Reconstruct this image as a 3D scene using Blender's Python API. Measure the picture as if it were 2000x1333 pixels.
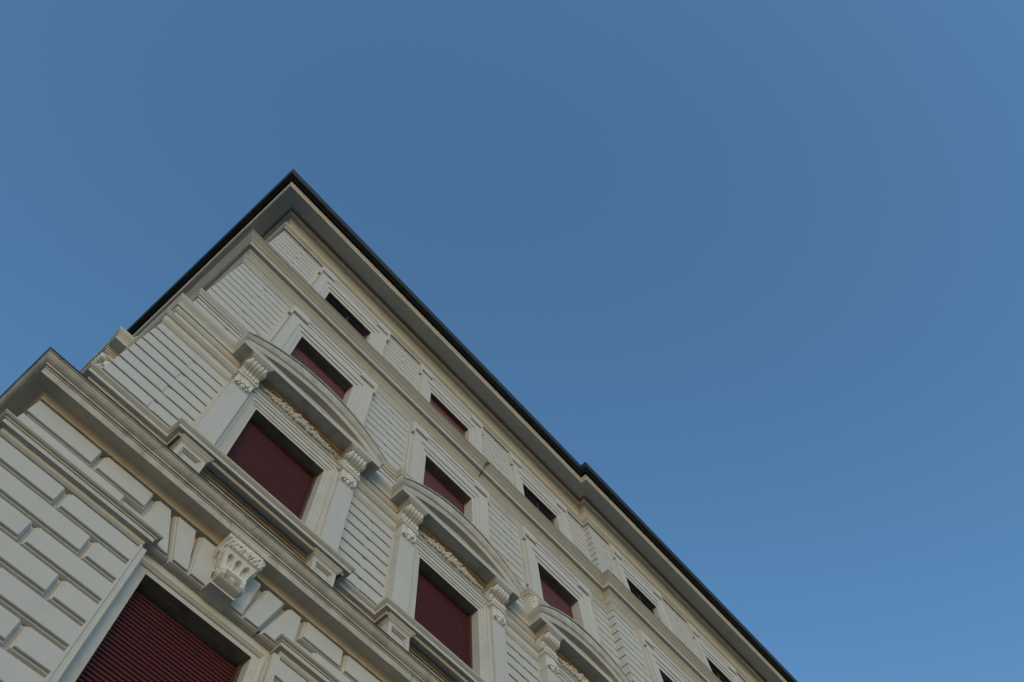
import bpy, math, random
from mathutils import Matrix, Vector
random.seed(7)
for o in list(bpy.data.objects):
    bpy.data.objects.remove(o)
scene = bpy.context.scene
COL = scene.collection

# ------------------------------------------------------------------ camera
# world frame: camera at the origin, X along the main facade, Y into the building, Z up; street at z = -1.6
cam_data = bpy.data.cameras.new('camera')
cam_data.sensor_width = 36.0
cam_data.lens = 27.552
cam_data.clip_start = 0.1
cam_data.clip_end = 3000
cam = bpy.data.objects.new('camera', cam_data)
COL.objects.link(cam)
RC = [[0.6621451, -0.7468574, -0.0613831], [0.7004921, 0.6459720, -0.3033661], [0.2662230, 0.1578739, 0.9508949]]
rt, dn, fw = (Vector(r).normalized() for r in RC)
cam.matrix_world = Matrix(((rt.x, -dn.x, -fw.x, 0), (rt.y, -dn.y, -fw.y, 0), (rt.z, -dn.z, -fw.z, 0), (0, 0, 0, 1)))
scene.camera = cam

# ------------------------------------------------------------------ sky, sun, exposure
SUN_EL = math.radians(5)
SUN_AZ = math.radians(215)         # clockwise from +Y: the glow of a sun that has just gone, over the street in front of the facade
world = bpy.data.worlds.new('World')
scene.world = world
world.use_nodes = True
wn = world.node_tree
bg = wn.nodes['Background']
sky = wn.nodes.new('ShaderNodeTexSky')
sky.sky_type = 'NISHITA'
sky.sun_disc = False
sky.sun_elevation = SUN_EL
sky.sun_rotation = SUN_AZ
sky.altitude = 120
sky.air_density = 1.0
sky.dust_density = 1.0
sky.ozone_density = 2.9
tint = wn.nodes.new('ShaderNodeMix')
tint.data_type = 'RGBA'
tint.blend_type = 'MULTIPLY'
tint.inputs[0].default_value = 1.0
tint.inputs[7].default_value = (0.97, 1.02, 1.0, 1)
wn.links.new(sky.outputs[0], tint.inputs[6])
hs = wn.nodes.new('ShaderNodeHueSaturation')
hs.inputs['Saturation'].default_value = 1.0
wn.links.new(tint.outputs[2], hs.inputs['Color'])
wn.links.new(hs.outputs[0], bg.inputs[0])
bg.inputs[1].default_value = 0.15
sun_data = bpy.data.lights.new('sun', 'SUN')
sun_data.energy = 0.09
sun_data.angle = math.radians(170)
sun_data.color = (0.96, 0.98, 1.0)
sun = bpy.data.objects.new('sun', sun_data)
COL.objects.link(sun)
sdir = Vector((math.sin(SUN_AZ) * math.cos(SUN_EL), math.cos(SUN_AZ) * math.cos(SUN_EL), math.sin(SUN_EL)))
sun.rotation_euler = sdir.to_track_quat('Z', 'Y').to_euler()
sun.location = (30, 60, 60)
scene.view_settings.view_transform = 'Standard'
scene.view_settings.look = 'None'
scene.view_settings.exposure = 1.53
scene.view_settings.gamma = 1.0
scene.cycles.max_bounces = 8
scene.cycles.diffuse_bounces = 5

# ------------------------------------------------------------------ materials
def new_mat(name):
    m = bpy.data.materials.new(name)
    m.use_nodes = True
    nt = m.node_tree
    return m, nt, nt.nodes['Principled BSDF']

def N(nt, t, **kw):
    n = nt.nodes.new(t)
    for k, v in kw.items():
        setattr(n, k, v)
    return n

def noise(nt, vec, scale, detail=6.0, rough=0.6):
    n = N(nt, 'ShaderNodeTexNoise')
    n.inputs['Scale'].default_value = scale
    n.inputs['Detail'].default_value = detail
    n.inputs['Roughness'].default_value = rough
    nt.links.new(vec, n.inputs['Vector'])
    return n.outputs[0]

def ramp(nt, fac, p0, p1, c0=(0, 0, 0, 1), c1=(1, 1, 1, 1)):
    r = N(nt, 'ShaderNodeValToRGB')
    r.color_ramp.elements[0].position = p0
    r.color_ramp.elements[1].position = p1
    r.color_ramp.elements[0].color = c0
    r.color_ramp.elements[1].color = c1
    nt.links.new(fac, r.inputs[0])
    return r.outputs[0]

def mix(nt, fac, a, b):
    m = N(nt, 'ShaderNodeMix', data_type='RGBA')
    for sock, v in ((m.inputs[0], fac), (m.inputs[6], a), (m.inputs[7], b)):
        if isinstance(v, (int, float)):
            sock.default_value = v
        elif isinstance(v, tuple):
            sock.default_value = v if len(v) == 4 else (*v, 1)
        else:
            nt.links.new(v, sock)
    return m.outputs[2]

def vec_scaled(nt, sx, sy, sz):
    g = N(nt, 'ShaderNodeNewGeometry')
    mp = N(nt, 'ShaderNodeMapping')
    mp.inputs['Scale'].default_value = (sx, sy, sz)
    nt.links.new(g.outputs['Position'], mp.inputs['Vector'])
    return mp.outputs[0]

def bump(nt, b, h, strength, dist=0.01):
    n = N(nt, 'ShaderNodeBump')
    n.inputs['Strength'].default_value = strength
    n.inputs['Distance'].default_value = dist
    nt.links.new(h, n.inputs['Height'])
    nt.links.new(n.outputs[0], b.inputs['Normal'])

def mul(nt, f, k):
    n = N(nt, 'ShaderNodeMath', operation='MULTIPLY')
    nt.links.new(f, n.inputs[0])
    n.inputs[1].default_value = k
    return n.outputs[0]

def stucco(name, base, dirt, dirt_amt, warm, warm_amt, p0=0.45, p1=0.75, drips=0.25, seams=0):
    m, nt, b = new_mat(name)
    v1 = vec_scaled(nt, 1, 1, 1)
    vs = vec_scaled(nt, 5, 5, 0.6)
    big = noise(nt, v1, 0.9, 4)
    mid = noise(nt, v1, 4.5, 8, 0.7)
    fine = noise(nt, v1, 55, 6, 0.7)
    strk = noise(nt, vs, 1.6, 7, 0.7)
    c = mix(nt, mul(nt, ramp(nt, big, 0.35, 0.7), 0.6), base, tuple(x * 0.90 for x in base))
    c = mix(nt, mul(nt, ramp(nt, mid, p0, p1), dirt_amt), c, dirt)
    c = mix(nt, mul(nt, ramp(nt, strk, 0.52, 0.8), drips), c, dirt)
    c = mix(nt, mul(nt, ramp(nt, noise(nt, v1, 2.1, 6), 0.5, 0.75), warm_amt), c, warm)
    c = mix(nt, mul(nt, ramp(nt, fine, 0.3, 0.75), 0.16), c, tuple(x * 0.72 for x in base))
    if seams:                                   # butt joints between the lengths of a cornice
        sp = N(nt, 'ShaderNodeSeparateXYZ')
        g = N(nt, 'ShaderNodeNewGeometry')
        nt.links.new(g.outputs['Position'], sp.inputs[0])
        ad = N(nt, 'ShaderNodeMath', operation='ADD'); nt.links.new(sp.outputs[0], ad.inputs[0]); nt.links.new(sp.outputs[1], ad.inputs[1])
        md = N(nt, 'ShaderNodeMath', operation='PINGPONG'); nt.links.new(ad.outputs[0], md.inputs[0]); md.inputs[1].default_value = seams
        lt = N(nt, 'ShaderNodeMath', operation='LESS_THAN'); nt.links.new(md.outputs[0], lt.inputs[0]); lt.inputs[1].default_value = 0.004
        brk = mul(nt, ramp(nt, mid, 0.40, 0.55), 0.75)
        mm = N(nt, 'ShaderNodeMath', operation='MULTIPLY'); nt.links.new(lt.outputs[0], mm.inputs[0]); nt.links.new(brk, mm.inputs[1])
        c = mix(nt, mm.outputs[0], c, (0.10, 0.09, 0.07))
    nt.links.new(c, b.inputs['Base Color'])
    b.inputs['Roughness'].default_value = 0.88
    b.inputs['Specular IOR Level'].default_value = 0.25
    bump(nt, b, fine, 0.22, 0.006)
    return m

M_WALL = stucco('wall_stucco', (0.52, 0.525, 0.505), (0.375, 0.365, 0.335), 0.26, (0.53, 0.48, 0.41), 0.18, drips=0.3)
M_TRIM = stucco('trim_stucco', (0.53, 0.525, 0.485), (0.34, 0.325, 0.275), 0.42, (0.50, 0.435, 0.34), 0.30)
M_WEATHER_SHADE = stucco('weathered_and_shade_stucco', (0.50, 0.49, 0.445), (0.21, 0.21, 0.185), 0.62, (0.38, 0.325, 0.23), 0.35, 0.42, 0.66, 0.40, 0.64)  # weathering of the cornices; in the tympanum its dark tone paints recess shade
M_WARM = stucco('warm_stucco', (0.60, 0.52, 0.41), (0.38, 0.31, 0.21), 0.45, (0.42, 0.32, 0.20), 0.5, 0.4, 0.7, 0.15)
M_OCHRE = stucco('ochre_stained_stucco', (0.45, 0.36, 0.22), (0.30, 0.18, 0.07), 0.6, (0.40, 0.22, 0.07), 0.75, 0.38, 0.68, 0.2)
M_CARVE = stucco('carved_stucco', (0.65, 0.64, 0.595), (0.46, 0.43, 0.37), 0.25, (0.54, 0.48, 0.39), 0.15)
M_SOFFIT = stucco('dark_lintel_stucco', (0.30, 0.27, 0.225), (0.13, 0.115, 0.09), 0.6, (0.15, 0.12, 0.09), 0.4, 0.4, 0.65)  # darker stucco for the undersides of window heads and the inner floors

def plain(name, col, rough, metal=0.0, col2=None, scale=8.0, stretch=(1, 1, 1), spec=0.5, bmp=0.0):
    m, nt, b = new_mat(name)
    v = vec_scaled(nt, *stretch)
    n = noise(nt, v, scale, 7, 0.65)
    c2 = col2 or tuple(x * 0.6 for x in col)
    nt.links.new(mix(nt, ramp(nt, n, 0.35, 0.7), col, c2), b.inputs['Base Color'])
    b.inputs['Roughness'].default_value = rough
    b.inputs['Metallic'].default_value = metal
    b.inputs['Specular IOR Level'].default_value = spec
    if bmp:
        bump(nt, b, n, bmp)
    return m

M_SHUT_RED = plain('dark_red_shutter', (0.095, 0.014, 0.017), 0.5, 0, (0.055, 0.009, 0.011), 3.5, (0.5, 0.5, 9), 0.35)
M_SHUT_ROSE = plain('pale_rose_shutter', (0.125, 0.034, 0.039), 0.45, 0, (0.10, 0.022, 0.026), 5, (0.6, 0.6, 14), 0.4)  # second floor shutters, paler and pinker than the dark red ones
M_SHUT_BROWN = plain('red_brown_shutter', (0.21, 0.060, 0.034), 0.55, 0, (0.14, 0.038, 0.024), 5, (0.6, 0.6, 14))
M_WOOD = plain('dark_red_wood', (0.16, 0.035, 0.022), 0.45, 0, (0.09, 0.02, 0.015), 9, (1, 1, 5))
M_BOX = plain('brown_wood_box', (0.085, 0.055, 0.035), 0.6, 0, (0.05, 0.032, 0.02), 9, (5, 1, 1))
M_GLASS = plain('dark_glass', (0.008, 0.009, 0.010), 0.06, 0, (0.006, 0.006, 0.007), 1.0)
M_GUTTER = plain('dark_gutter_metal', (0.018, 0.018, 0.019), 0.42, 0.0, (0.010, 0.010, 0.011), 3.5, (1, 1, 1), 0.4)
M_LEAD = plain('dark_lead_flashing', (0.028, 0.030, 0.033), 0.55, 0.2, None, 5)
M_ZINC = plain('grey_metal_sill', (0.33, 0.33, 0.34), 0.4, 0.6, (0.24, 0.24, 0.25), 4)
M_CORD = plain('pale_cord', (0.55, 0.55, 0.50), 0.7)
M_ROOF = plain('roof_tiles', (0.20, 0.11, 0.075), 0.85, 0, (0.12, 0.07, 0.05), 3, (1, 1, 1), 0.3, 0.4)
M_LICHEN = plain('ochre_lichen', (0.36, 0.22, 0.035), 0.95, 0, (0.16, 0.10, 0.022), 40)
M_STREET = plain('street_paving', (0.11, 0.107, 0.10), 0.9, 0, (0.085, 0.083, 0.08), 0.8, (1, 1, 1), 0.3)
M_KERB = plain('granite_pavement', (0.17, 0.165, 0.155), 0.85, 0, (0.13, 0.127, 0.12), 1.5)

# ------------------------------------------------------------------ mesh helpers
class MB:
    def __init__(self):
        self.v = []; self.f = []; self.m = []
    def vert(self, p):
        self.v.append(tuple(p)); return len(self.v) - 1
    def face(self, idx, mi=0):
        self.f.append(tuple(idx)); self.m.append(mi)
    def poly(self, pts, mi=0):
        self.face([self.vert(p) for p in pts], mi)
    def grid(self, rows, mi=0, close=False):
        n = len(rows[0]); b = len(self.v)
        for r in rows:
            self.v.extend(tuple(p) for p in r)
        for i in range(len(rows) - 1):
            for j in range(n if close else n - 1):
                k = (j + 1) % n
                self.face((b + i * n + j, b + i * n + k, b + (i + 1) * n + k, b + (i + 1) * n + j), mi)
    def box(self, x0, x1, y0, y1, z0, z1, mi=0):
        p = [self.vert((x, y, z)) for z in (z0, z1) for y in (y0, y1) for x in (x0, x1)]
        for q in ((0, 2, 3, 1), (4, 5, 7, 6), (0, 1, 5, 4), (2, 6, 7, 3), (0, 4, 6, 2), (1, 3, 7, 5)):
            self.face([p[i] for i in q], mi)
    def blob(self, c, r, mi=0, nu=10, nv=7, rot=0.0):
        # ellipsoid; rot turns it in the x-z plane
        cs, sn = math.cos(rot), math.sin(rot)
        rows = []
        for i in range(nv + 1):
            th = math.pi * i / nv
            row = []
            for j in range(nu):
                ph = 2 * math.pi * j / nu
                a, bb, cc = r[0] * math.sin(th) * math.cos(ph), r[1] * math.sin(th) * math.sin(ph), r[2] * math.cos(th)
                row.append((c[0] + a * cs - cc * sn, c[1] + bb, c[2] + a * sn + cc * cs))
            rows.append(row)
        self.grid(rows, mi, close=True)

def link(name, mb, mats, parent=None, loc=(0, 0, 0), rotz=0.0, smooth=None, absolute=None):
    me = bpy.data.meshes.new(name)
    v = mb.v
    if absolute is not None:
        v = [(p[0] - absolute[0], p[1] - absolute[1], p[2] - absolute[2]) for p in v]
    me.from_pydata(v, [], mb.f)
    mats = mats if isinstance(mats, (list, tuple)) else [mats]
    for m in mats:
        me.materials.append(m)
    for p, mi in zip(me.polygons, mb.m):
        p.material_index = mi
    me.validate()
    if smooth:
        me.polygons.foreach_set('use_smooth', [True] * len(me.polygons))
        me.set_sharp_from_angle(angle=math.radians(smooth))
    me.update()
    o = bpy.data.objects.new(name, me)
    COL.objects.link(o)
    o.parent = parent
    o.location = loc
    o.rotation_euler = (0, 0, rotz)
    return o

# plan paths: outward is to the right of the direction of travel
def normals(path, closed):
    n = len(path); out = []
    for i in range(n if closed else n - 1):
        a, b = path[i], path[(i + 1) % n]
        dx, dy = b[0] - a[0], b[1] - a[1]
        l = math.hypot(dx, dy)
        out.append((dy / l, -dx / l))
    return out

def offset_pts(path, o, closed=False):
    ns = normals(path, closed); n = len(path); res = []
    for i, p in enumerate(path):
        if closed:
            a, b = ns[i - 1], ns[i]
        else:
            a, b = ns[max(i - 1, 0)], ns[min(i, n - 2)]
        d = 1 + a[0] * b[0] + a[1] * b[1]
        if d < 1e-6:
            res.append((p[0] + a[0] * o, p[1] + a[1] * o)); continue
        res.append((p[0] + (a[0] + b[0]) / d * o, p[1] + (a[1] + b[1]) / d * o))
    return res

def sweep(mb, path, prof, closed=False, caps=True, mi=0):
    """prof: (out, z[, material]) from bottom to top; the material belongs to the face that starts there"""
    cols = [[(x, y, q[1]) for x, y in offset_pts(path, q[0], closed)] for q in prof]
    for k in range(len(prof) - 1):
        m = prof[k][2] if len(prof[k]) > 2 else mi
        mb.grid([cols[k], cols[k + 1]], m, close=closed)
    if caps and not closed:
        for e in (0, -1):
            mb.poly([c[e] for c in cols], mi)

def cum(path):
    L = [0.0]
    for a, b in zip(path, path[1:]):
        L.append(L[-1] + math.hypot(b[0] - a[0], b[1] - a[1]))
    return L

def at(path, L, s):
    for i in range(len(path) - 1):
        if s <= L[i + 1] + 1e-9 or i == len(path) - 2:
            t = (s - L[i]) / (L[i + 1] - L[i])
            return (path[i][0] + t * (path[i + 1][0] - path[i][0]), path[i][1] + t * (path[i + 1][1] - path[i][1]))
    return path[-1]

def sub(path, s0, s1):
    L = cum(path)
    return [at(path, L, s0)] + [p for p, l in zip(path[1:-1], L[1:-1]) if s0 + 1e-4 < l < s1 - 1e-4] + [at(path, L, s1)]

def ring_block(mb, path, s0, s1, z0, z1, rings, mi=0):
    """block with stepped / bevelled edges laid along a plan path; rings: (inset, out) from wall to face"""
    loops = []
    for ins, o in rings:
        pts = offset_pts(sub(path, s0 + ins, s1 - ins), o)
        loops.append([(x, y, z0 + ins) for x, y in pts] + [(x, y, z1 - ins) for x, y in reversed(pts)])
    mb.grid(loops, mi, close=True)
    n = len(loops[-1]) // 2
    mb.grid([loops[-1][:n], loops[-1][:n - 1:-1]], mi)

def inset_poly(poly, d):
    # convex polygon, counter-clockwise; d > 0 shrinks
    n = len(poly); res = []
    for i in range(n):
        p0, p1, p2 = poly[i - 1], poly[i], poly[(i + 1) % n]
        def nrm(a, b):
            dx, dy = b[0] - a[0], b[1] - a[1]; l = math.hypot(dx, dy)
            return (-dy / l, dx / l)
        a, b = nrm(p0, p1), nrm(p1, p2)
        k = d / (1 + a[0] * b[0] + a[1] * b[1])
        res.append((p1[0] + (a[0] + b[0]) * k, p1[1] + (a[1] + b[1]) * k))
    return res

def u_sweep(mb, h, z0, zt, prof, mi=0):
    """architrave round an opening (local: x along, -y outward); prof: (d_side, d_top, out[, material])"""
    lines = [[(-h - ds, -o, z0), (-h - ds, -o, zt + dt), (h + ds, -o, zt + dt), (h + ds, -o, z0)] for ds, dt, o, *_ in prof]
    for k in range(len(prof) - 1):
        a, b = lines[k], lines[k + 1]
        ms = prof[k][3] if len(prof[k]) > 3 else mi
        mb.poly([a[0], a[1], b[1], b[0]], mi)
        mb.poly([a[1], a[2], b[2], b[1]], ms)
        mb.poly([a[2], a[3], b[3], b[2]], mi)

def shutter_mesh(h, z0, z1, y, pitch, bulge):
    mb = MB(); rows = []
    n = int((z1 - z0) / pitch)
    for k in range(n):
        b = z0 + k * pitch
        for t, dy in ((0.0, 0.020), (0.13, 0.018), (0.14, -bulge * 0.1), (0.3, -bulge * 0.75), (0.55, -bulge), (0.78, -bulge * 0.75), (0.90, -bulge * 0.1), (0.91, 0.020)):
            rows.append([(-h, y + dy, b + t * pitch), (h, y + dy, b + t * pitch)])
    mb.grid(rows)
    return mb

# ------------------------------------------------------------------ the palazzo
XC, YF = -0.478, 5.0            # reference corner and reference plane of the main front (out = 0)
XS, PR = 10.12, 0.16            # where the projecting middle part starts, and by how much
XE, YB = 26.0, 19.0
GROUND = -1.6
BASE = (XC, YF, GROUND)
pal = bpy.data.objects.new('palazzo', None)
COL.objects.link(pal)
pal.location = BASE
pal['label'] = 'pale stucco corner palazzo with rusticated walls, dark red roller shutters and a black roof gutter'
pal['category'] = 'building'

PATH = [(XC, YB), (XC, YF), (XS, YF), (XS, YF - PR), (XE, YF - PR), (XE, YB)]
LP = cum(PATH)
def LX(x):
    return LP[1] + (x - XC) if x <= XS else LP[3] + (x - XS)
def LY(y):
    return YB - y
BACK = [(XE, YB), (XC, YB)]

def part(name, mb, mats, smooth=None, label=None):
    o = link(name, mb, mats, pal, smooth=smooth, absolute=BASE)
    if label:
        o['label'] = label
    return o

G_X = [1.835, 5.07, 8.31, 12.09, 15.5, 18.9, 22.3]      # bays, ground floor
W_X = [1.845, 5.10, 8.38, 12.09, 15.5, 18.9, 22.3]      # first floor
S_X = [1.835, 5.055, 8.30, 12.09, 15.5, 18.9, 22.3]     # second floor
A_X = [1.82, 5.06, 8.28, 12.09, 15.5, 18.9, 22.3]       # attic
SIDE = [2.318, 5.56, 8.80]                              # bays on the side front, metres from the corner

def bays(xs):
    """(centre along PATH, location, rotation) of every window of one storey"""
    r = [(LP[1] - s, (XC, YF + s), -math.pi / 2) for s in SIDE]
    r += [(LX(x), (x, YF - (PR if x > XS else 0)), 0.0) for x in xs]
    return sorted(r, key=lambda t: t[0])

# ---- finely grooved walls of the upper storeys
def grooved_wall(xs, half, of, z0, z1, base, pitch, gap, joints, depth, name):
    mb = MB()
    bs = bays(xs)
    ob = of - depth
    edges = [0.0]
    for c, *_ in bs:
        edges += [c - half, c + half]
    edges.append(LP[-1])
    spans = [(edges[i], edges[i + 1]) for i in range(0, len(edges), 2)]
    for a, b in spans:
        sweep(mb, sub(PATH, a, b), [(ob, z0), (ob, z1)], caps=False)
    sweep(mb, PATH, [(ob, z0 - 0.08), (ob, z0)], caps=False)
    k0 = math.floor((z0 - base) / pitch)
    k = k0
    while base + k * pitch < z1 - 0.02:
        lo, hi = max(base + k * pitch, z0), min(base + (k + 1) * pitch - gap, z1)
        if hi - lo > 0.02:
            for a, b in spans:
                cuts = [a]
                if k % 2 == 0:
                    for j in sorted(joints):
                        if a + 0.1 < j < b - 0.1:
                            cuts += [j - 0.033, j + 0.033]
                cuts.append(b)
                for i in range(1, len(cuts) - 1, 2):          # the upright joints are shallower than the beds
                    ring_block(mb, PATH, cuts[i] - 0.002, cuts[i + 1] + 0.002, lo + 0.001, hi - 0.001, [(0.0, ob), (0.0, of - 0.010)])
                for i in range(0, len(cuts), 2):
                    ring_block(mb, PATH, cuts[i], cuts[i + 1], lo, hi, [(0.0, ob), (0.0, of - 0.004), (0.003, of)])
        k += 1
    # smooth margins next to the window surrounds close the grooves
    for a, b in spans:
        for s0, s1 in ((a, a + 0.035), (b - 0.035, b)):
            if s0 > 0.01 and s1 < LP[-1] - 0.01:
                ring_block(mb, PATH, s0, s1, z0, z1, [(0.0, ob), (0.0, of - 0.0006)])
    return part(name, mb, M_WALL)

def joint_list(xs):
    j = [LX(0.18), LP[1] - 0.66]
    m = [x for x in xs]
    for a, b in zip(m, m[1:]):
        mid = (a + b) / 2
        if a < XS < b:
            j.append(LX(XS + 0.62))
        else:
            j.append(LX(mid + 0.03))
    for a, b in zip(SIDE, SIDE[1:]):
        j.append(LP[1] - (a + b) / 2)
    return j

grooved_wall(W_X, 1.150, 0.010, 7.46, 10.33, 8.519, 0.2317, 0.038, joint_list(W_X), 0.036, 'wall')
grooved_wall(S_X, 1.098, -0.030, 11.15, 14.42, 12.49, 0.2475, 0.034, joint_list(S_X), 0.032, 'wall')
grooved_wall(A_X, 1.096, -0.035, 15.05, 17.98, 16.43, 0.236, 0.031, joint_list(A_X), 0.028, 'wall')

# ---- heavily rusticated ground floor
RINGS = [(-0.026, 0.03), (-0.026, 0.055), (-0.014, 0.084), (-0.004, 0.087), (-0.002, 0.105), (0.003, 0.113)]
mb = MB()
gb = bays(G_X)
HALF = 0.845
edges = [0.0]
for c, *_ in gb:
    edges += [c - HALF, c + HALF]
edges.append(LP[-1])
gspans = [(edges[i], edges[i + 1]) for i in range(0, len(edges), 2)]
for a, b in gspans:
    pth = sub(PATH, a, b)
    sweep(mb, pth, [(0.035, GROUND), (0.035, 7.24)], caps=False)
    for s in (a, b):
        if 0.5 < s < LP[-1] - 0.5:
            sa, sb = (s, s + 0.024) if s == a else (s - 0.024, s)
            ring_block(mb, PATH, sa, sb, GROUND, 6.5, [(0.0, -0.25), (0.0, 0.108), (0.002, 0.1122)])
def gj(c, offs):
    return [c - offs, c + offs]
for zi, kind in [(6.95, 'top'), (6.645, 'A')] + [(6.233 - 0.281 * i, 'BA'[i % 2]) for i in range(28)]:
    z0 = zi; z1 = zi + (0.235 if kind == 'top' else (0.235 if zi > 6.5 else 0.207))
    js = []
    for c, *_ in gb:
        if kind == 'A':
            js += gj(c, 1.22)
        if zi > 6.5:
            js += gj(c, 1.012)
    if kind in ('B', 'top'):
        js += [LX(0.18), LP[1] - 0.66] + [(a[0] + b[0]) / 2 for a, b in zip(gb, gb[1:]) if abs((a[0] + b[0]) / 2 - LP[1]) > 1.0 and not (a[0] < LP[2] < b[0])]
        js.append(LX(XS + 0.5))
    for a, b in gspans:
        if zi > 6.5:
            a2, b2 = (a - 0.12 if a > 0.5 else a), (b + 0.12 if b < LP[-1] - 0.5 else b)
        else:
            a2, b2 = a, b
        if kind == 'top':
            a2, b2 = (a - 0.02 if a > 0.5 else a), (b + 0.02 if b < LP[-1] - 0.5 else b)
        cuts = [a2]
        for j in sorted(js):
            if a2 + 0.12 < j < b2 - 0.08:
                cuts += [j - 0.04, j + 0.04]
        cuts.append(b2)
        for i in range(0, len(cuts), 2):
            s0, s1 = cuts[i], cuts[i + 1]
            if zi > 6.5 and s1 - s0 < 0.30:
                continue
            ring_block(mb, PATH, s0, s1, z0, z1, RINGS)
part('wall', mb, M_WALL)

# wall above the ground floor openings, behind the flat arches
for a, b in zip(gspans, gspans[1:]):
    mb = MB()
    sweep(mb, sub(PATH, a[1], b[0]), [(0.02, 6.62), (0.02, 7.24)], caps=False)
    part('lintel_wall', mb, M_WALL)

# ---- plain backing walls and the back of the house
mb = MB()
sweep(mb, BACK, [(0.0, GROUND), (0.0, 18.9)], caps=False)
part('wall', mb, M_WALL)

# ---- mouldings that run round the house
def ressaut(xs, half, P, side=True):
    """PATH with the wall line brought forward by P over +-half round every bay"""
    pts = [PATH[0]]
    for s in reversed(SIDE):
        pts += [(XC, YF + s + half), (XC - P, YF + s + half), (XC - P, YF + s - half), (XC, YF + s - half)]
    pts.append(PATH[1])
    done = False
    for x in xs:
        y = YF - (PR if x > XS else 0)
        if x > XS and not done:
            pts += [PATH[2], PATH[3]]; done = True
        pts += [(x - half, y), (x - half, y - P), (x + half, y - P), (x + half, y)]
    pts += [PATH[4], PATH[5]]
    return pts

# impost band of the ground floor, broken by the windows
IMP = [(0.03, 6.485), (0.088, 6.493), (0.108, 6.512), (0.113, 6.53), (0.113, 6.548), (0.160, 6.552), (0.161, 6.597), (0.174, 6.601),
       (0.176, 6.612), (0.196, 6.618), (0.211, 6.630), (0.212, 6.640), (0.03, 6.665)]
for a, b in gspans:
    mb = MB()
    pth = sub(PATH, a + (0.113 if a > 0.5 else 0), b - (0.113 if b < LP[-1] - 0.5 else 0))
    if a > 0.5:
        n = normals(pth, False)[0]; pth = [(pth[0][0] - n[0] * 0.25, pth[0][1] - n[1] * 0.25)] + pth
    if b < LP[-1] - 0.5:
        n = normals(pth, False)[-1]; pth = pth + [(pth[-1][0] - n[0] * 0.25, pth[-1][1] - n[1] * 0.25)]
    sweep(mb, pth, IMP)
    part('impost_band', mb, M_TRIM, smooth=35)

# main string cornice over the ground floor
CG = [(0.02, 7.205), (0.085, 7.208), (0.118, 7.212), (0.122, 7.224, 1), (0.130, 7.238, 1), (0.150, 7.254, 1), (0.178, 7.264, 1), (0.183, 7.268, 1), (0.296, 7.266),
      (0.300, 7.262), (0.307, 7.345), (0.317, 7.349), (0.317, 7.362), (0.335, 7.366), (0.338, 7.386), (0.352, 7.392), (0.373, 7.408), (0.390, 7.432), (0.400, 7.455),
      (0.414, 7.462), (0.415, 7.474), (0.10, 7.53)]
mb = MB()
sweep(mb, PATH, CG)
part('cornice', mb, [M_WEATHER_SHADE, M_WARM], smooth=30)
mb = MB()
sweep(mb, PATH, [(0.409, 7.4755), (0.4225, 7.470), (0.424, 7.482), (0.418, 7.489), (0.02, 7.56)])
part('flashing', mb, M_LEAD)

# window sill course of the first floor
SILL = [(0.012, 8.145), (0.018, 8.150), (0.024, 8.170), (0.034, 8.184), (0.040, 8.188), (0.079, 8.186), (0.082, 8.183), (0.084, 8.236), (0.094, 8.240), (0.094, 8.250),
        (0.104, 8.256), (0.114, 8.266), (0.121, 8.278), (0.122, 8.288), (-0.02, 8.310)]
mb = MB()
sweep(mb, ressaut(W_X, 1.242, 0.20), SILL)
part('sill_course', mb, M_TRIM, smooth=35)

# entablature of the first floor: architrave, frieze, cornice; second floor sill moulding
ARCH1 = [(-0.01, 10.318), (0.017, 10.322), (0.018, 10.348), (0.029, 10.351), (0.030, 10.392), (0.038, 10.396), (0.043, 10.470), (0.044, 10.519),
         (0.058, 10.525), (0.074, 10.540), (0.092, 10.566), (0.101, 10.575), (0.101, 10.588), (0.008, 10.600), (0.008, 10.90)]
wb = bays(W_X)
e = [0.0]
for c, *_ in wb:
    e += [c - 0.86, c + 0.86]
e.append(LP[-1])
for i in range(0, len(e), 2):
    mb = MB()
    sweep(mb, sub(PATH, e[i], e[i + 1]), ARCH1)
    part('architrave', mb, M_TRIM, smooth=35)
BED1 = [(0.004, 10.870), (0.024, 10.875), (0.027, 10.892), (0.040, 10.907), (0.044, 10.925), (0.050, 10.950), (0.058, 10.976)]
CO1 = [(-0.012, 10.9738), (0.058, 10.974), (0.068, 10.976), (0.072, 10.970), (0.080, 11.056),
       (0.086, 11.060), (0.086, 11.074)]
CYM1 = [(0.086, 11.074), (0.096, 11.090), (0.109, 11.108), (0.126, 11.132), (0.136, 11.160), (0.138, 11.172), (0.142, 11.178), (0.142, 11.196), (-0.06, 11.23)]
PED_H, PED_P = 1.304, 0.258
rp = ressaut(W_X, PED_H, PED_P)
e = [0.0]
for c, *_ in wb:
    e += [c - 1.16, c + 1.16]
e.append(LP[-1])
for i in range(0, len(e), 2):
    mb = MB()
    sweep(mb, sub(PATH, e[i], e[i + 1]), BED1)
    part('bed_moulding', mb, M_TRIM, smooth=35)
mb = MB()
sweep(mb, rp, CO1)
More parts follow.
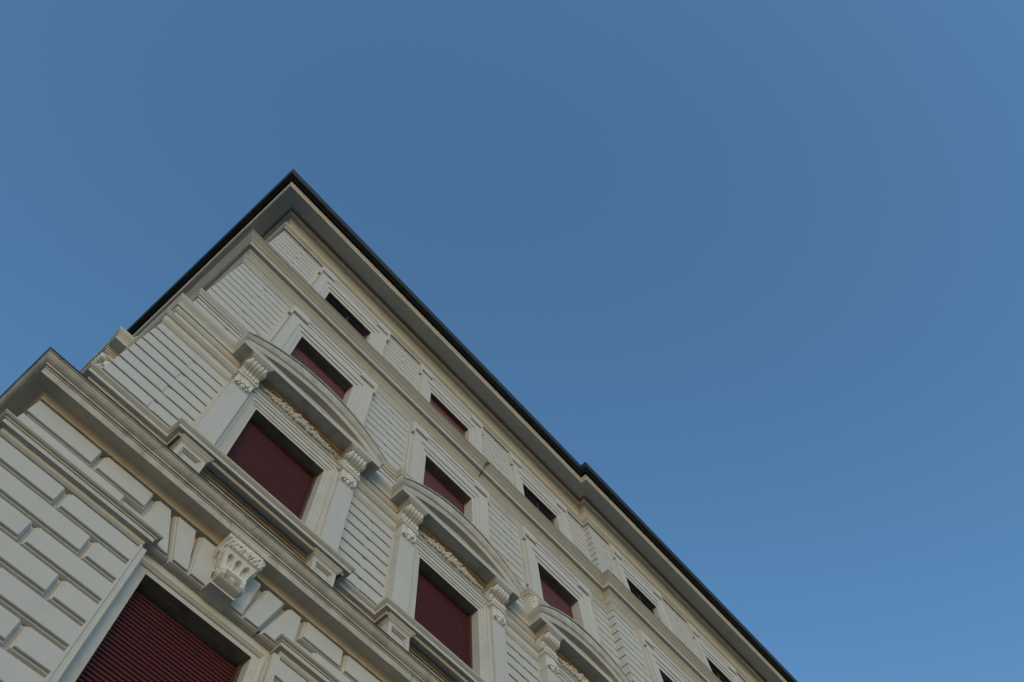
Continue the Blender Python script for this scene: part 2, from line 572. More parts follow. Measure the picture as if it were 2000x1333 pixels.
# the crowning moulding stops, mitred, against the curved pediments
skip = [i for i in range(len(rp) - 1) if abs(math.hypot(rp[i + 1][0] - rp[i][0], rp[i + 1][1] - rp[i][1]) - 2 * PED_H) < 1e-6]
cols = [[(x, y, q[1]) for x, y in offset_pts(rp, q[0])] for q in CYM1]
i0 = 0
for k in skip + [len(rp) - 1]:
    for u, v in zip(cols, cols[1:]):
        mb.grid([u[i0:k + 1], v[i0:k + 1]])
    i0 = k + 1
part('entablature_cornice', mb, M_TRIM, smooth=30)
SS = [(-0.045, 11.845), (-0.012, 11.850), (-0.008, 11.900), (0.010, 11.905), (0.014, 11.932), (0.022, 11.940), (0.027, 11.962), (0.040, 11.972), (0.046, 11.985), (0.052, 12.000), (0.053, 12.016), (-0.05, 12.04)]
mb = MB()
sweep(mb, ressaut(S_X, 1.235, 0.114), SS)
part('sill_course', mb, M_TRIM, smooth=35)
for c, *_ in bays(S_X):      # the plain pedestals under the second floor windows
    mb = MB()
    ring_block(mb, PATH, c - 1.22, c + 1.22, 11.16, 11.86, [(0, -0.06), (0, 0.085)])
    part('window_apron', mb, M_WALL)

# belt cornice between second floor and attic
BELT = [(-0.045, 14.398), (-0.014, 14.402), (-0.010, 14.458), (-0.002, 14.462), (0.002, 14.512), (0.012, 14.518), (0.020, 14.560), (0.030, 14.572), (0.050, 14.590), (0.060, 14.604), (0.060, 14.622),
        (-0.004, 14.640), (-0.004, 14.826), (0.012, 14.836), (0.020, 14.862), (0.040, 14.886), (0.058, 14.900), (0.072, 14.925), (0.082, 14.942), (0.086, 14.958), (0.152, 14.962), (0.156, 14.956), (0.164, 15.048),
        (0.178, 15.054), (0.180, 15.070), (0.204, 15.084), (0.214, 15.106), (0.222, 15.112), (0.236, 15.120), (0.262, 15.142), (0.284, 15.160), (0.292, 15.172), (0.312, 15.178), (0.316, 15.198), (-0.06, 15.28)]
mb = MB()
sweep(mb, PATH, BELT)
part('belt_cornice', mb, M_TRIM, smooth=30)
mb = MB()
sweep(mb, PATH, [(0.310, 15.2015), (0.319, 15.198), (0.320, 15.205), (-0.06, 15.29)])
part('flashing', mb, M_LEAD)

# eaves: architrave, frieze, bed moulding, wide soffit, fascia
CLOSED = PATH[:]
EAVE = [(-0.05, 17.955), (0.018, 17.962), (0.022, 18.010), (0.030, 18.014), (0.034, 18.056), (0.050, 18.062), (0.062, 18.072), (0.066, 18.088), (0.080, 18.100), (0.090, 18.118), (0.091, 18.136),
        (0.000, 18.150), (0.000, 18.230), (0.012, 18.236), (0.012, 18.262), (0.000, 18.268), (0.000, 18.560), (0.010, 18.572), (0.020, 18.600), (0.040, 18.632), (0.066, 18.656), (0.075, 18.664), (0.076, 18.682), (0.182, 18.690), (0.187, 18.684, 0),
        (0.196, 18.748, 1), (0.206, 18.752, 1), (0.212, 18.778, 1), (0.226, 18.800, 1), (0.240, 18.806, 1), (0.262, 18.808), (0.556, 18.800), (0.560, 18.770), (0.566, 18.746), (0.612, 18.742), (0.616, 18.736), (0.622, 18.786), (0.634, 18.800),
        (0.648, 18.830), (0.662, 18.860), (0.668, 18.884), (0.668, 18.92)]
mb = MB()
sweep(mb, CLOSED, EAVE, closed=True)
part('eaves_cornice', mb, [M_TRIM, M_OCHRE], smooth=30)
mb = MB()
gut = [(0.672, 18.895)]
for k in range(13):
    a = math.pi + math.pi * k / 12
    gut.append((0.762 + 0.090 * math.cos(a), 18.985 + 0.098 * math.sin(a)))
gut += [(0.852, 19.06), (0.862, 19.066), (0.862, 19.078), (0.846, 19.078), (0.842, 19.0), (0.69, 19.0)]
sweep(mb, CLOSED, gut, closed=True)
gutter = part('gutter', mb, M_GUTTER, smooth=40)
seam = [(g[0] + 0.0, g[1]) for g in gut[1:15]]
for s in [LP[1] - 9.2, LP[1] - 5.9, LP[1] - 2.6] + [LX(1.6 + 2.9 * k) for k in range(8)]:
    mb = MB()
    sweep(mb, sub(PATH, s, s + 0.035), [(0.762 + (o - 0.762) * 1.035, 18.985 + (z - 18.985) * 1.035) for o, z in seam])
    link('gutter_joint', mb, M_GUTTER, gutter, smooth=40, absolute=BASE)
for s in [LX(0.9 + 1.15 * k) for k in range(21)] + [LP[1] - 0.9 - 1.15 * k for k in range(11)]:
    mb = MB()
    sweep(mb, sub(PATH, s, s + 0.03), [(0.66, 18.96), (0.838, 19.062), (0.838, 19.070), (0.66, 18.97)])
    link('gutter_bracket', mb, M_GUTTER, gutter, absolute=BASE)
mb = MB()
a = offset_pts(CLOSED, 0.70, True); b = offset_pts(CLOSED, -6.5, True)
mb.grid([[(x, y, 19.03) for x, y in a], [(x, y, 22.3) for x, y in b]], 0, close=True)
mb.poly([(x, y, 22.3) for x, y in b])
part('roof', mb, M_ROOF)

# ------------------------------------------------------------------ windows
def window_obj(name, mb, mats, x, y, rot, smooth=None):
    return link(name, mb, mats, pal, loc=(x - XC, y - YF, -GROUND), rotz=rot, smooth=smooth)

cache = {}
def rails(y0, y1, z0, z1, wd):
    def f():
        mb = MB()
        mb.box(-wd / 2, wd / 2, y0, y1, z0, z1)
        return mb
    return f
def child(parent, key, name, build, mats, smooth=None, loc=(0, 0, 0), label=None):
    if key not in cache:
        o = link(name, build(), mats, parent, loc=loc, smooth=smooth)
        cache[key] = o.data
    else:
        o = bpy.data.objects.new(name, cache[key])
        COL.objects.link(o)
        o.parent = parent
        o.location = loc
    if label:
        o['label'] = label
    return o

# ---- ground floor
def g_frame():
    mb = MB()
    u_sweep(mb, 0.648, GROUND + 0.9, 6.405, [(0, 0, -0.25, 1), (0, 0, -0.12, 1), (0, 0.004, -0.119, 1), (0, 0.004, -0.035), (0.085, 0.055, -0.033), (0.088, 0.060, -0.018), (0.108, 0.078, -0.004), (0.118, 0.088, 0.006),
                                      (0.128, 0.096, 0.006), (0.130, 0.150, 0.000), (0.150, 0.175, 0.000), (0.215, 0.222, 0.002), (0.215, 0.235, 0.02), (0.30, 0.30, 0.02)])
    for sg in (-1, 1):
        a, b = sorted((sg * 0.788, sg * 0.850)); mb.box(a, b, -0.101, 0.05, GROUND, 6.486)
        a, b = sorted((sg * 0.766, sg * 0.7875)); mb.box(a, b, -0.050, 0.05, GROUND + 0.9, 6.40)
    return mb
def vous(poly):
    def f():
        mb = MB()
        loops = []
        for ins, o in [(-0.026, -0.02), (-0.026, 0.055), (-0.014, 0.084), (-0.004, 0.087), (-0.002, 0.105), (0.003, 0.113)]:
            loops.append([(x, -o, z) for x, z in inset_poly(poly, ins)])
        mb.grid(loops, 0, close=True)
        mb.poly(loops[-1])
        return mb
    return f
def interp(tab, z):
    if z <= tab[0][0]:
        return tab[0][1]
    for (a, u), (b, v) in zip(tab, tab[1:]):
        if z <= b:
            t = (z - a) / (b - a)
            return u + (v - u) * t
    return tab[-1][1]
def spiral(mb, sg, x0, o, zc, r, turns=4.2, t0=0.011):
    """raised scroll on the side cheek of a console"""
    rows = []
    n = 40
    for k in range(n):
        q = k / (n - 1)
        a = q * turns * math.pi
        rr = r * (1 - q * 0.85)
        z, oo, h = zc + rr * math.sin(a), o + rr * math.cos(a), 0.010 + 0.022 * q
        t = t0 * min(1, 6 * q + 0.05, 6 * (1 - q) + 0.05)
        rows.append([(sg * (x0 + h), -oo - t, z), (sg * (x0 + 0.008 + h), -oo, z + t * 0.3), (sg * (x0 + h), -oo + t, z), (sg * (x0 - 0.008), -oo, z)])
    mb.grid(rows, 0, close=True)
    mb.blob((sg * x0, -o, zc), (0.018, r * 0.95, r * 0.95), 0, 14, 8)

def keystone():
    mb = MB()
    # block that breaks forward through the cornice
    mb.box(-0.222, 0.222, -0.285, 0.03, 7.150, 7.2615)
    sweep(mb, [(-0.22, 0.05), (-0.22, -0.28), (0.22, -0.28), (0.22, 0.05)], [(-0.01, 7.262), (0.016, 7.263), (0.018, 7.276), (0.019, 7.282), (0.022, 7.300), (0.030, 7.318), (0.044, 7.334), (0.050, 7.338), (0.050, 7.3435), (0.0, 7.3445)])
    mb.box(-0.148, 0.148, -0.192, 0.03, 6.585, 7.15)
    prof = [(6.592, 0.188), (6.604, 0.19), (6.612, 0.225), (6.63, 0.266), (6.66, 0.298), (6.71, 0.312), (6.755, 0.306), (6.79, 0.286), (6.815, 0.276), (6.85, 0.272), (6.92, 0.280), (6.97, 0.296), (7.003, 0.308), (7.010, 0.310), (7.014, 0.328), (7.03, 0.338), (7.09, 0.350), (7.14, 0.346), (7.165, 0.332), (7.175, 0.28)]
    wid = [(6.592, 0.144), (6.75, 0.149), (6.82, 0.152), (6.90, 0.168), (7.00, 0.202), (7.016, 0.222), (7.09, 0.232), (7.175, 0.224)]
    pits = [(-0.36, 7.075, 0.07, 0.010, 0.0), (-0.20, 7.050, 0.05, 0.010, 0.3), (-0.10, 7.075, 0.025, 0.022, 0.0), (0.36, 7.070, 0.025, 0.026, 0.0), (0.50, 7.050, 0.07, 0.011, 0.0), (-0.55, 7.125, 0.05, 0.009, 0.0), (0.12, 7.125, 0.04, 0.009, 0.0), (0.72, 7.115, 0.03, 0.012, 0.0), (-0.78, 7.07, 0.03, 0.014, 0.0), (0.20, 7.045, 0.03, 0.008, 0.0)]
    rows = []
    nz, ns = 110, 80
    for i in range(nz + 1):
        z = 6.592 + (7.175 - 6.592) * i / nz
        w = interp(wid, z) + (0.010 * math.sin(z * 150) if z > 7.02 else 0)
        row = [(-w, -0.10, z)]
        for j in range(ns + 1):
            u = -1 + 2 * j / ns
            o = interp(prof, z)
            if 6.640 < z < 6.735 and abs(u) < 0.66 and z > 6.662 + 0.020 * math.cos(u * 7):
                o -= 0.014 * (1 if math.sin((z - 6.640) * 2 * math.pi / 0.0212) > 0.0 else 0)       # reeded apron
            if 6.80 < z < 6.985:
                for c in (-0.56, 0.0, 0.56):                                                       # three round-headed flutes
                    hw = 0.20
                    d = abs(u - c) / hw
                    top = 6.975 - 0.05 * (1 - math.sqrt(max(0.0, 1 - min(d, 1) ** 2)))
                    if d < 1 and z < top:
                        o -= 0.055 * math.sqrt(1 - d * d) * min(1, (top - z) / 0.012) * min(1, (z - 6.80) / 0.06)
            if 6.785 < z < 6.835:
                o += 0.016 * max(0.0, math.sin(u * 11.2 + 1.57)) * math.sin((z - 6.785) / 0.05 * math.pi)
            if z > 7.016:                                                                          # acanthus crown
                o += 0.016 * math.sin(u * 13 + 1.3 * math.sin(z * 40)) * math.sin((z - 7.016) * 24) + 0.010 * math.sin(u * 29 + z * 60)
                for pu, pz, ru, rz, sl in pits:
                    e2 = ((u - pu) / ru) ** 2 + ((z - pz - sl * (u - pu) * 0.2) / rz) ** 2
                    if e2 < 1:
                        o -= 0.055 * min(1, (1 - e2) * 3)
                if z > 7.13:
                    o -= 0.03 * max(0.0, math.sin(u * 17 + 0.6)) * (z - 7.13) / 0.045
            if abs(u) > 0.95:
                o -= (abs(u) - 0.95) * 0.35
            row.append((u * w, -o, z))
        row.append((w, -0.10, z))
        rows.append(row)
    mb.grid(rows)
    for sg in (-1, 1):
        spiral(mb, sg, 0.150, 0.225, 6.695, 0.066)
        spiral(mb, sg, 0.196, 0.215, 7.020, 0.085)
        for q in range(5):
            mb.blob((sg * (0.150 + 0.010 * q), -0.19 - 0.005 * q, 6.80 + 0.036 * q), (0.014, 0.045, 0.022), 0, 10, 6)
    return mb
V0 = [(-0.815, 6.612), (-0.612, 6.612), (-0.815, 7.168), (-0.962, 7.168), (-0.962, 6.735)]
V1 = [(-0.535, 6.612), (-0.362, 6.612), (-0.490, 7.168), (-0.715, 7.168)]
V2 = [(-0.322, 6.612), (-0.135, 6.612), (-0.135, 7.168), (-0.390, 7.168)]
def mirror(p):
    return [(-x, z) for x, z in reversed(p)]
for c, (x, y), rot in gb:
    w = window_obj('window', g_frame(), [M_TRIM, M_SOFFIT], x, y, rot)
    child(w, 'gsh', 'roller_shutter', lambda: shutter_mesh(0.668, 4.0, 6.42, 0.215, 0.045, 0.013), M_SHUT_RED, smooth=50)
    for nm, p in (('v0', V0), ('v1', V1), ('v2', V2)):
        child(w, nm, 'voussoir', vous(p), M_WALL)
        child(w, nm + 'm', 'voussoir', vous(mirror(p)), M_WALL)
    child(w, 'key', 'keystone', keystone, [M_CARVE], smooth=45, loc=(0.006, 0, 0))
    for sg in (-1, 1):
        child(w, 'grl', 'shutter_rail', rails(0.150, 0.214, 4.0, 6.42, 0.05), M_BOX, loc=(sg * 0.640, 0, 0))

# ---- first floor
ZT = 10.215
def w_frame():
    mb = MB()
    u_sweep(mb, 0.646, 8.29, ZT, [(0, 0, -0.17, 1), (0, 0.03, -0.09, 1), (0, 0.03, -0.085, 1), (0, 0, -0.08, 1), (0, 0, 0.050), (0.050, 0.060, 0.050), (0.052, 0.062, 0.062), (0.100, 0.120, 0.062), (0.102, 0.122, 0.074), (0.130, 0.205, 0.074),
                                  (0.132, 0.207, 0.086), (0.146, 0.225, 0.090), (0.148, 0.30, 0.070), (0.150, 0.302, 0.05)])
    # recessed margin between architrave and pilaster, frieze ground
    for sg in (-1, 1):
        a, b = sorted((sg * 0.797, sg * 0.864))
        mb.box(a, b, -0.096, 0.05, 8.29, 10.40)
        a, b = sorted((sg * 1.146, sg * 1.178))
        mb.box(a, b, -0.016, 0.03, 8.29, 10.32)
    mb.box(-0.866, 0.866, -0.056, 0.02, 10.440, 10.536)
    mb.box(-0.866, 0.866, -0.072, 0.02, 10.5365, 10.610)
    mb.box(-0.866, 0.866, -0.084, 0.02, 10.6105, 10.632)
    mb.box(-0.866, 0.866, -0.095, 0.02, 10.6325, 10.652)
    mb.box(-0.866, 0.866, -0.050, 0.02, 10.6525, 10.905)
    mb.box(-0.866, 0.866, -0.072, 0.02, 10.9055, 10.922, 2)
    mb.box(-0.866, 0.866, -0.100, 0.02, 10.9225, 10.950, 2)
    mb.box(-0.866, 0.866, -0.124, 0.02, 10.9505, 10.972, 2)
    mb.box(-1.30, 1.30, -0.326, 0.03, 10.9725, 11.05, 3)
    return mb
def pilaster():
    mb = MB()
    mb.box(-0.144, 0.144, -0.150, 0.02, 8.29, 10.128)
    mb.box(-0.150, 0.150, -0.156, 0.02, 10.1285, 10.146)
    mb.box(-0.144, 0.144, -0.150, 0.02, 10.1465, 10.42)
    return mb
def console():
    mb = MB()
    # acanthus panel
    def plate(poly, o):
        for sg in (-1, 1):
            pts = [(sg * x, z + 10.15) for x, z in poly]
            ins = [(x * 0.94, z) for x, z in pts]
            mb.grid([[(x, -0.14, z) for x, z in pts], [(x, -o + 0.006, z) for x, z in pts], [(x, -o, z) for x, z in ins]], 0, close=True)
            mb.poly([(x, -o, z) for x, z in ins])
    plate([(0.001, 0.246), (0.052, 0.246), (0.060, 0.190), (0.076, 0.145), (0.058, 0.100), (0.046, 0.085), (0.001, 0.10)], 0.188)
    plate([(0.066, 0.246), (0.138, 0.246), (0.140, 0.196), (0.112, 0.176), (0.092, 0.150), (0.074, 0.190)], 0.182)
    plate([(0.092, 0.130), (0.112, 0.158), (0.141, 0.176), (0.142, 0.070), (0.120, 0.030), (0.078, 0.072)], 0.190)
    plate([(0.054, 0.078), (0.070, 0.060), (0.104, 0.012), (0.070, 0.006)], 0.182)
    mb.blob((0, -0.155, 10.198), (0.043, 0.040, 0.054), 0, 12, 8)
    for sg in (-1, 1):
        mb.blob((sg * 0.118, -0.182, 10.262), (0.020, 0.020, 0.026), 0, 9, 6)
        mb.blob((sg * 0.104, -0.178, 10.365), (0.026, 0.016, 0.016), 0, 9, 6, sg * 0.4)
        mb.blob((sg * 0.026, -0.184, 10.330), (0.012, 0.012, 0.055), 0, 9, 6, sg * -0.12)
    # cap
    for w, o, a, b in ((0.152, 0.160, 10.405, 10.428), (0.164, 0.174, 10.4285, 10.446), (0.176, 0.190, 10.4465, 10.482)):
        mb.box(-w, w, -o, 0.01, a, b)
    # scroll: rounded reeds, hollow below, bulging top
    prof = [(10.483, 0.150), (10.490, 0.186), (10.52, 0.212), (10.560, 0.214), (10.59, 0.186), (10.605, 0.152), (10.64, 0.142), (10.69, 0.146), (10.712, 0.168), (10.724, 0.222), (10.75, 0.266), (10.79, 0.292), (10.83, 0.298), (10.86, 0.286), (10.874, 0.25)]
    rows = []
    nz, ns = 60, 50
    for i in range(nz + 1):
        z = 10.483 + (10.874 - 10.483) * i / nz
        wv = interp([(10.483, 0.128), (10.55, 0.146), (10.62, 0.136), (10.72, 0.142), (10.80, 0.156), (10.874, 0.154)], z)
        row = [(-wv, -0.02, z)]
        for j in range(ns + 1):
            u = -1 + 2 * j / ns
            o = interp(prof, z)
            t = (u * 0.5 + 0.5) * 5 % 1.0
            lobe = math.sqrt(max(0.0, 1 - (2 * t - 1) ** 2))
            amp = 0.030 if z > 10.72 else (0.022 if z < 10.60 else 0.034)
            o += amp * (lobe - 0.85)
            if z > 10.835:
                o -= 0.5 * (z - 10.835) * (1 - lobe) + 0.010 * (1 if math.sin(u * 34) > 0.5 else 0)
            if abs(u) > 0.94:
                o -= (abs(u) - 0.94) * 0.3
            row.append((u * wv, -o, z))
        row.append((wv, -0.02, z))
        rows.append(row)
    mb.grid(rows)
    for sg in (-1, 1):                                   # side volutes
        for zc, r, o in ((10.795, 0.078, 0.20), (10.545, 0.045, 0.15)):
            spiral(mb, sg, 0.148, o, zc, r)
        mb.blob((sg * 0.150, -0.13, 10.66), (0.012, 0.05, 0.09), 0, 10, 7)
    # abacus under the pediment
    mb.box(-0.172, 0.172, -0.295, 0.0, 10.876, 10.906, 2)
    mb.box(-0.188, 0.188, -0.312, 0.0, 10.9065, 10.940, 2)
    mb.box(-0.205, 0.205, -0.324, 0.0, 10.9405, 10.9722, 2)
    return mb
def garland():
    mb = MB(); rnd = random.Random(11)
    y0, zc = -0.062, 10.800
    n = 92
    for k in range(n):
        u = -1 + 2 * (k + rnd.random() * 0.5) / n
        s = u * 0.72
        env = max(0.0, 1 - abs(u) ** 1.5)
        r = 0.017 + 0.026 * env * rnd.uniform(0.6, 1.15)
        sp = 0.020 + 0.060 * env
        for q in range(2 if env > 0.35 else 1):
            z = zc + (rnd.uniform(0.2, 1) * (1 if q else -1) if env > 0.35 else rnd.uniform(-1, 1)) * sp
            if rnd.random() < (0.7 if abs(u) > 0.6 else 0.12):
                mb.blob((s, y0 - 0.012, z), (r * 1.7, 0.022, r * 0.62), 0, 9, 6, rnd.uniform(-1.2, 1.2))
            else:
                mb.blob((s, y0 - 0.006 - 0.030 * env * rnd.random(), z), (r, r * 1.05, r), 0, 11, 8)
    for k in range(40):
        u = rnd.uniform(-0.97, 0.97)
        env = 1 - abs(u) ** 1.5
        mb.blob((u * 0.72, y0 + 0.004, zc + rnd.choice((-1, 1)) * (0.026 + 0.068 * env)), (0.032, 0.016, 0.013), 0, 8, 5, rnd.uniform(-1, 1))
    for sg in (-1, 1):                                    # ribbon loops at the ends
        for k in range(5):
            mb.blob((sg * (0.715 + 0.022 * k), y0 - 0.006, zc + (-1) ** k * 0.036), (0.030, 0.018, 0.012), 0, 8, 6, sg * (0.8 - 0.4 * k))
    return mb
def pediment():
    mb = MB()
    z_end = 11.074
    def arc(half, zs, za, n=48):
        sg = za - zs
        Rr = (half * half + sg * sg) / (2 * sg)
        a = math.asin(min(1, half / Rr))
        return [(Rr * math.sin(-a + 2 * a * k / n), zs + Rr * math.cos(-a + 2 * a * k / n) - (Rr - sg)) for k in range(n + 1)]
    P = PED_P
    # (half, z at ends, z apex, out)
    L = [(1.225, 11.05, 11.402, 0.225, 0), (1.235, 11.05, 11.410, P + 0.066, 0), (1.30, 11.045, 11.462, P + 0.080, 0), (PED_H + 0.050, 11.066, 11.470, P + 0.088, 0),
         (PED_H + 0.086, 11.074, 11.488, P + 0.088, 0), (PED_H + 0.088, 11.078, 11.500, P + 0.084, 0), (PED_H + 0.109, 11.100, 11.512, P + 0.109, 0), (PED_H + 0.122, 11.125, 11.560, P + 0.124, 0),
         (PED_H + 0.130, 11.145, 11.620, P + 0.132, 0), (PED_H + 0.131, 11.160, 11.680, P + 0.129, 0), (PED_H + 0.127, 11.168, 11.722, P + 0.119, 0), (PED_H + 0.124, 11.172, 11.736, P + 0.112, 0), (PED_H + 0.142, 11.178, 11.742, P + 0.142, 0), (PED_H + 0.142, 11.196, 11.770, P + 0.142, 0), (PED_H + 0.142, 11.197, 11.778, -0.03, 0)]
    rows = [[(x, -o, z) for x, z in arc(h, zs, za)] for h, zs, za, o, _ in L]
    for k in range(len(rows) - 1):
        mb.grid([rows[k], rows[k + 1]], 2 if k >= 5 else 0)
    # tympanum: the shade of the recess is painted in with the darker weathered stucco
    low = [(x, -0.225, 11.04) for x, _ in arc(1.225, 11.05, 11.402)]
    mb.grid([low, rows[0]], 1)
    # cornice top inside the curve
    mb.poly([(-PED_H - 0.08, -P - 0.0855, 11.0745), (PED_H + 0.08, -P - 0.0855, 11.0745), (PED_H + 0.08, -0.1, 11.082), (-PED_H - 0.08, -0.1, 11.082)], 1)
    return mb
def pedestal():
    mb = MB()
    mb.box(-0.178, 0.178, -0.160, 0.02, 7.40, 8.098)
    # raised border round a sunk panel
    for x0, x1, z0, z1 in ((-0.178, -0.128, 7.40, 8.0979), (0.128, 0.178, 7.40, 8.0979), (-0.128, 0.128, 8.048, 8.0979)):
        mb.box(x0, x1, -0.200, -0.1602, z0, z1)
    for k, o in ((0, 0.188), (1, 0.176)):
        d = 0.014 * k
        mb.box(-0.128 + d, -0.114 + d, -o, -0.1601, 7.40, 8.048 - d)
        mb.box(0.114 - d, 0.128 - d, -o, -0.1601, 7.40, 8.048 - d)
        mb.box(-0.114 + d, 0.114 - d, -o, -0.1601, 8.034 - d, 8.048 - d)
    sweep(mb, [(-0.178, 0.0), (-0.178, -0.2), (0.178, -0.2), (0.178, 0.0)], [(0.0, 8.0985), (0.006, 8.100), (0.008, 8.116), (0.020, 8.122), (0.024, 8.138), (0.042, 8.158), (0.050, 8.176), (0.052, 8.1865)])
    return mb
def apron():
    mb = MB()
    mb.box(-1.238, 1.238, -0.215, 0.05, 8.1868, 8.287)
    mb.box(-1.16, 1.16, -0.010, 0.05, 7.42, 8.186)
    mb.box(-0.80, 0.80, -0.030, 0.0, 7.42, 8.10)
    mb.box(-0.82, 0.82, -0.045, 0.02, 8.1005, 8.12, 1)
    mb.box(-0.82, 0.82, -0.075, 0.02, 8.1205, 8.15, 1)
    mb.box(-0.82, 0.82, -0.110, 0.02, 8.1505, 8.1862, 1)
    for i, (d, o) in enumerate(((0.0, 0.060), (0.03, 0.048), (0.055, 0.072))):
        mb.box(-0.60 - d, 0.60 + d, -o, -0.02, 8.00 + 0.026 * i, 8.024 + 0.026 * i)
    for sg in (-1, 1):
        a, b = sorted((sg * 0.60, sg * 0.66)); mb.box(a, b, -0.066, -0.02, 7.90, 7.999)
        a, b = sorted((sg * 0.665, sg * 0.72)); mb.box(a, b, -0.058, -0.02, 7.94, 8.03)
        a, b = sorted((sg * 0.50, sg * 0.598)); mb.box(a, b, -0.052, -0.02, 7.90, 7.93)
        a, b = sorted((sg * 0.50, sg * 0.53)); mb.box(a, b, -0.050, -0.02, 7.6, 7.90)
    return mb
for c, (x, y), rot in wb:
    w = window_obj('window', w_frame(), [M_TRIM, M_SOFFIT, M_OCHRE, M_WEATHER_SHADE], x, y, rot)
    child(w, 'wsh', 'roller_shutter', lambda: shutter_mesh(0.665, 8.25, ZT + 0.06, 0.145, 0.0485, 0.014), M_SHUT_RED, smooth=50)
    for sg in (-1, 1):
        child(w, 'pil', 'pilaster', pilaster, M_WALL, loc=(sg * 1.003, 0, 0))
        child(w, 'con', 'console', console, [M_CARVE, M_CARVE, M_TRIM], smooth=50, loc=(sg * 1.003, 0, 0))
        child(w, 'pdl', 'pedestal', pedestal, M_TRIM, smooth=35, loc=(sg * 1.003, 0, 0))
    for sg in (-1, 1):
        child(w, 'wrl', 'shutter_rail', rails(0.085, 0.144, 8.25, ZT + 0.06, 0.05), M_BOX, loc=(sg * 0.638, 0, 0))
    child(w, 'gar', 'garland', garland, M_TRIM, smooth=60)
    child(w, 'ped', 'pediment', pediment, [M_TRIM, M_WEATHER_SHADE, M_WEATHER_SHADE], smooth=25)
    child(w, 'apr', 'apron', apron, [M_TRIM, M_WARM])

# ---- second floor and attic
def eared_frame(z0, zt, zh, lip, mid, out, rec):
    def f():
        mb = MB()
        H = zh - zt
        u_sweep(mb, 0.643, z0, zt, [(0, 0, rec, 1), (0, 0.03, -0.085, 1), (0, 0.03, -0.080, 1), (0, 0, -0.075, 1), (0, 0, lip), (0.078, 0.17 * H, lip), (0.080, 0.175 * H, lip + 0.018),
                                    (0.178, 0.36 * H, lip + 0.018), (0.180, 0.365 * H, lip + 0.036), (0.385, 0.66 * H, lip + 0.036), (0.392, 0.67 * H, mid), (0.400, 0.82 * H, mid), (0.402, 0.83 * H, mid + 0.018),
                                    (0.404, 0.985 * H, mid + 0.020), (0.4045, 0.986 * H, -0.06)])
        for sg in (-1, 1):
            a, b = sorted((sg * 1.046, sg * 1.100)); mb.box(a, b, -(out - 0.062), 0.06, z0, zt + 0.28)      # outer strip
            mb.box(a, b, -out, 0.06, zt + 0.2805, zh - 0.004)                                               # ear
            a, b = sorted((sg * 0.690, sg * 1.046)); mb.box(a, b, -out, 0.06, zt + 0.68 * H, zh - 0.004)
            mb.box(a, b, -out + 0.012, 0.06, zt + 0.66 * H, zt + 0.679 * H)
            a, b = sorted((sg * 1.048, sg * 1.100)); mb.box(a, b, -(out - 0.03), 0.0, z0, z0 + 0.38)        # foot block
        return mb
    return f
def leaf_bracket():
    mb = MB()
    for k in range(5):
        z = 11.80 - 0.075 * k
        mb.blob((0.0, -0.05 - 0.012 * (4 - k), z), (0.10 - 0.012 * k, 0.045, 0.050), 0, 12, 7, 0.25 * (-1) ** k)
        for sg in (-1, 1):
            mb.blob((sg * (0.085 - 0.008 * k), -0.05, z - 0.02), (0.05, 0.03, 0.025), 0, 8, 6, sg * 0.7)
    return mb
for c, (x, y), rot in bays(S_X):
    w = window_obj('window', eared_frame(12.03, 13.64, 14.40, 0.018, 0.068, 0.096, -0.22)(), [M_WALL, M_SOFFIT], x, y, rot)
    child(w, 'ssh', 'roller_shutter', lambda: shutter_mesh(0.662, 12.0, 13.72, 0.185, 0.036, 0.007), M_SHUT_ROSE, smooth=50)
    for sg in (-1, 1):
        child(w, 'lbr', 'leaf_bracket', leaf_bracket, M_CARVE, smooth=60, loc=(sg * 1.10, -0.055, 0))

def sash():
    mb = MB()
    z0, z1, y = 15.3, 17.03, 0.168
    for a, b in ((-0.66, -0.58), (0.58, 0.66)):
        mb.box(a, b, y - 0.02, y + 0.03, z0, z1)
    mb.box(-0.58, 0.58, y - 0.022, y + 0.03, 16.70, 16.785)
    mb.box(-0.58, 0.58, y - 0.022, y + 0.03, z0, z0 + 0.1)
    return mb
def pane():
    mb = MB()
    mb.box(-0.66, 0.66, 0.182, 0.190, 15.3, 17.2)
    return mb
def shutter_box():
    mb = MB()
    mb.box(-0.66, 0.66, 0.075, 0.18, 17.055, 17.25)
    mb.box(-0.66, 0.66, 0.082, 0.100, 17.03, 17.0545)
    return mb
def cord():
    mb = MB()
    mb.grid([[(0.03 + 0.005 * math.cos(a), 0.138 + 0.005 * math.sin(a), z) for a in (0, 2.1, 4.2)] for z in (15.4, 16.98)], 0, close=True)
    return mb
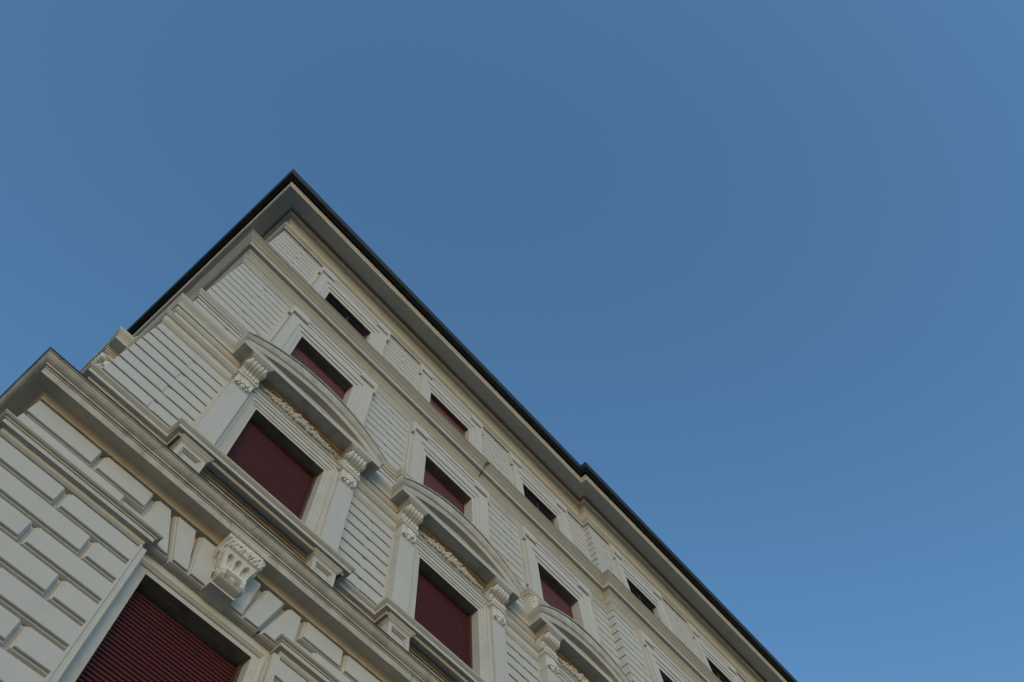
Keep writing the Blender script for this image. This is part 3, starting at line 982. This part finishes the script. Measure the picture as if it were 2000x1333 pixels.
for n, (c, (x, y), rot) in enumerate(bays(A_X)):
    w = window_obj('window', eared_frame(15.22, 17.015, 17.955, -0.028, 0.020, 0.046, -0.20)(), [M_WALL, M_SOFFIT], x, y, rot)
    child(w, 'asill', 'sill', lambda: (lambda m: (m.box(-0.66, 0.66, -0.0, 0.16, 15.24, 15.30), m)[1])(MB()), M_ZINC)
    child(w, 'abox', 'shutter_box', shutter_box, M_BOX)
    if n == 4:
        child(w, 'ash', 'roller_shutter', lambda: shutter_mesh(0.66, 15.3, 17.06, 0.150, 0.040, 0.005), M_SHUT_BROWN, smooth=50, label='closed red-brown attic shutter')
    else:
        child(w, 'asash', 'sash', sash, M_WOOD)
        child(w, 'apane', 'pane', pane, M_GLASS)
        child(w, 'acord', 'cord', cord, M_CORD)

# inner dark rooms: floors that stop light passing through the house
mb = MB()
for z in (7.3, 11.2, 15.1, 18.7):
    mb.box(XC + 0.3, XE - 0.3, YF + 0.35, YB - 0.3, z, z + 0.2)
for yy in (YF + 3.0,):
    mb.box(XC + 0.3, XE - 0.3, yy, yy + 0.15, GROUND, 18.7)
part('floor_slab', mb, M_SOFFIT)

# ochre lichen that has run down the belt cornice between the second and third bay
mb = MB(); rnd = random.Random(5)
xl = 5.93
def lich(o, z, n, w):
    for _ in range(n):
        mb.blob((xl + rnd.uniform(-w, w), YF - o + rnd.uniform(-0.004, 0.004), z + rnd.uniform(-0.012, 0.012)), (rnd.uniform(0.010, 0.018), 0.006, rnd.uniform(0.012, 0.020)), 0, 7, 5)
for o, z, n, w in ((0.305, 15.176, 14, 0.045), (0.275, 15.152, 12, 0.035), (0.24, 15.122, 9, 0.022), (0.21, 15.095, 6, 0.012), (0.166, 15.05, 5, 0.010), (0.163, 15.0, 5, 0.008), (0.13, 14.958, 6, 0.010), (0.10, 14.956, 7, 0.010),
                   (0.078, 14.93, 7, 0.010), (0.055, 14.895, 6, 0.010), (0.03, 14.872, 5, 0.008)):
    lich(o, z, n, w)
lz = [(0.312, 15.18), (0.24, 15.125), (0.18, 15.06), (0.164, 15.045), (0.159, 14.97), (0.15, 14.96), (0.088, 14.958), (0.06, 14.90), (0.02, 14.866)]
mb.grid([[(xl - 0.006, YF - o - 0.001, z), (xl + 0.006, YF - o - 0.001, z)] for o, z in lz])
part('lichen_patch', mb, M_LICHEN)

# ------------------------------------------------------------------ street
mb = MB()
mb.grid([[(-900, -900, GROUND - 0.12), (900, -900, GROUND - 0.12)], [(-900, 900, GROUND - 0.12), (900, 900, GROUND - 0.12)]])
g = link('street', mb, M_STREET); g['kind'] = 'structure'
mb = MB()
mb.box(XC - 3.2, XE + 3.2, YF - 3.4, YB + 3.2, GROUND - 0.119, GROUND + 0.0)
g = link('pavement', mb, M_KERB); g['kind'] = 'structure'
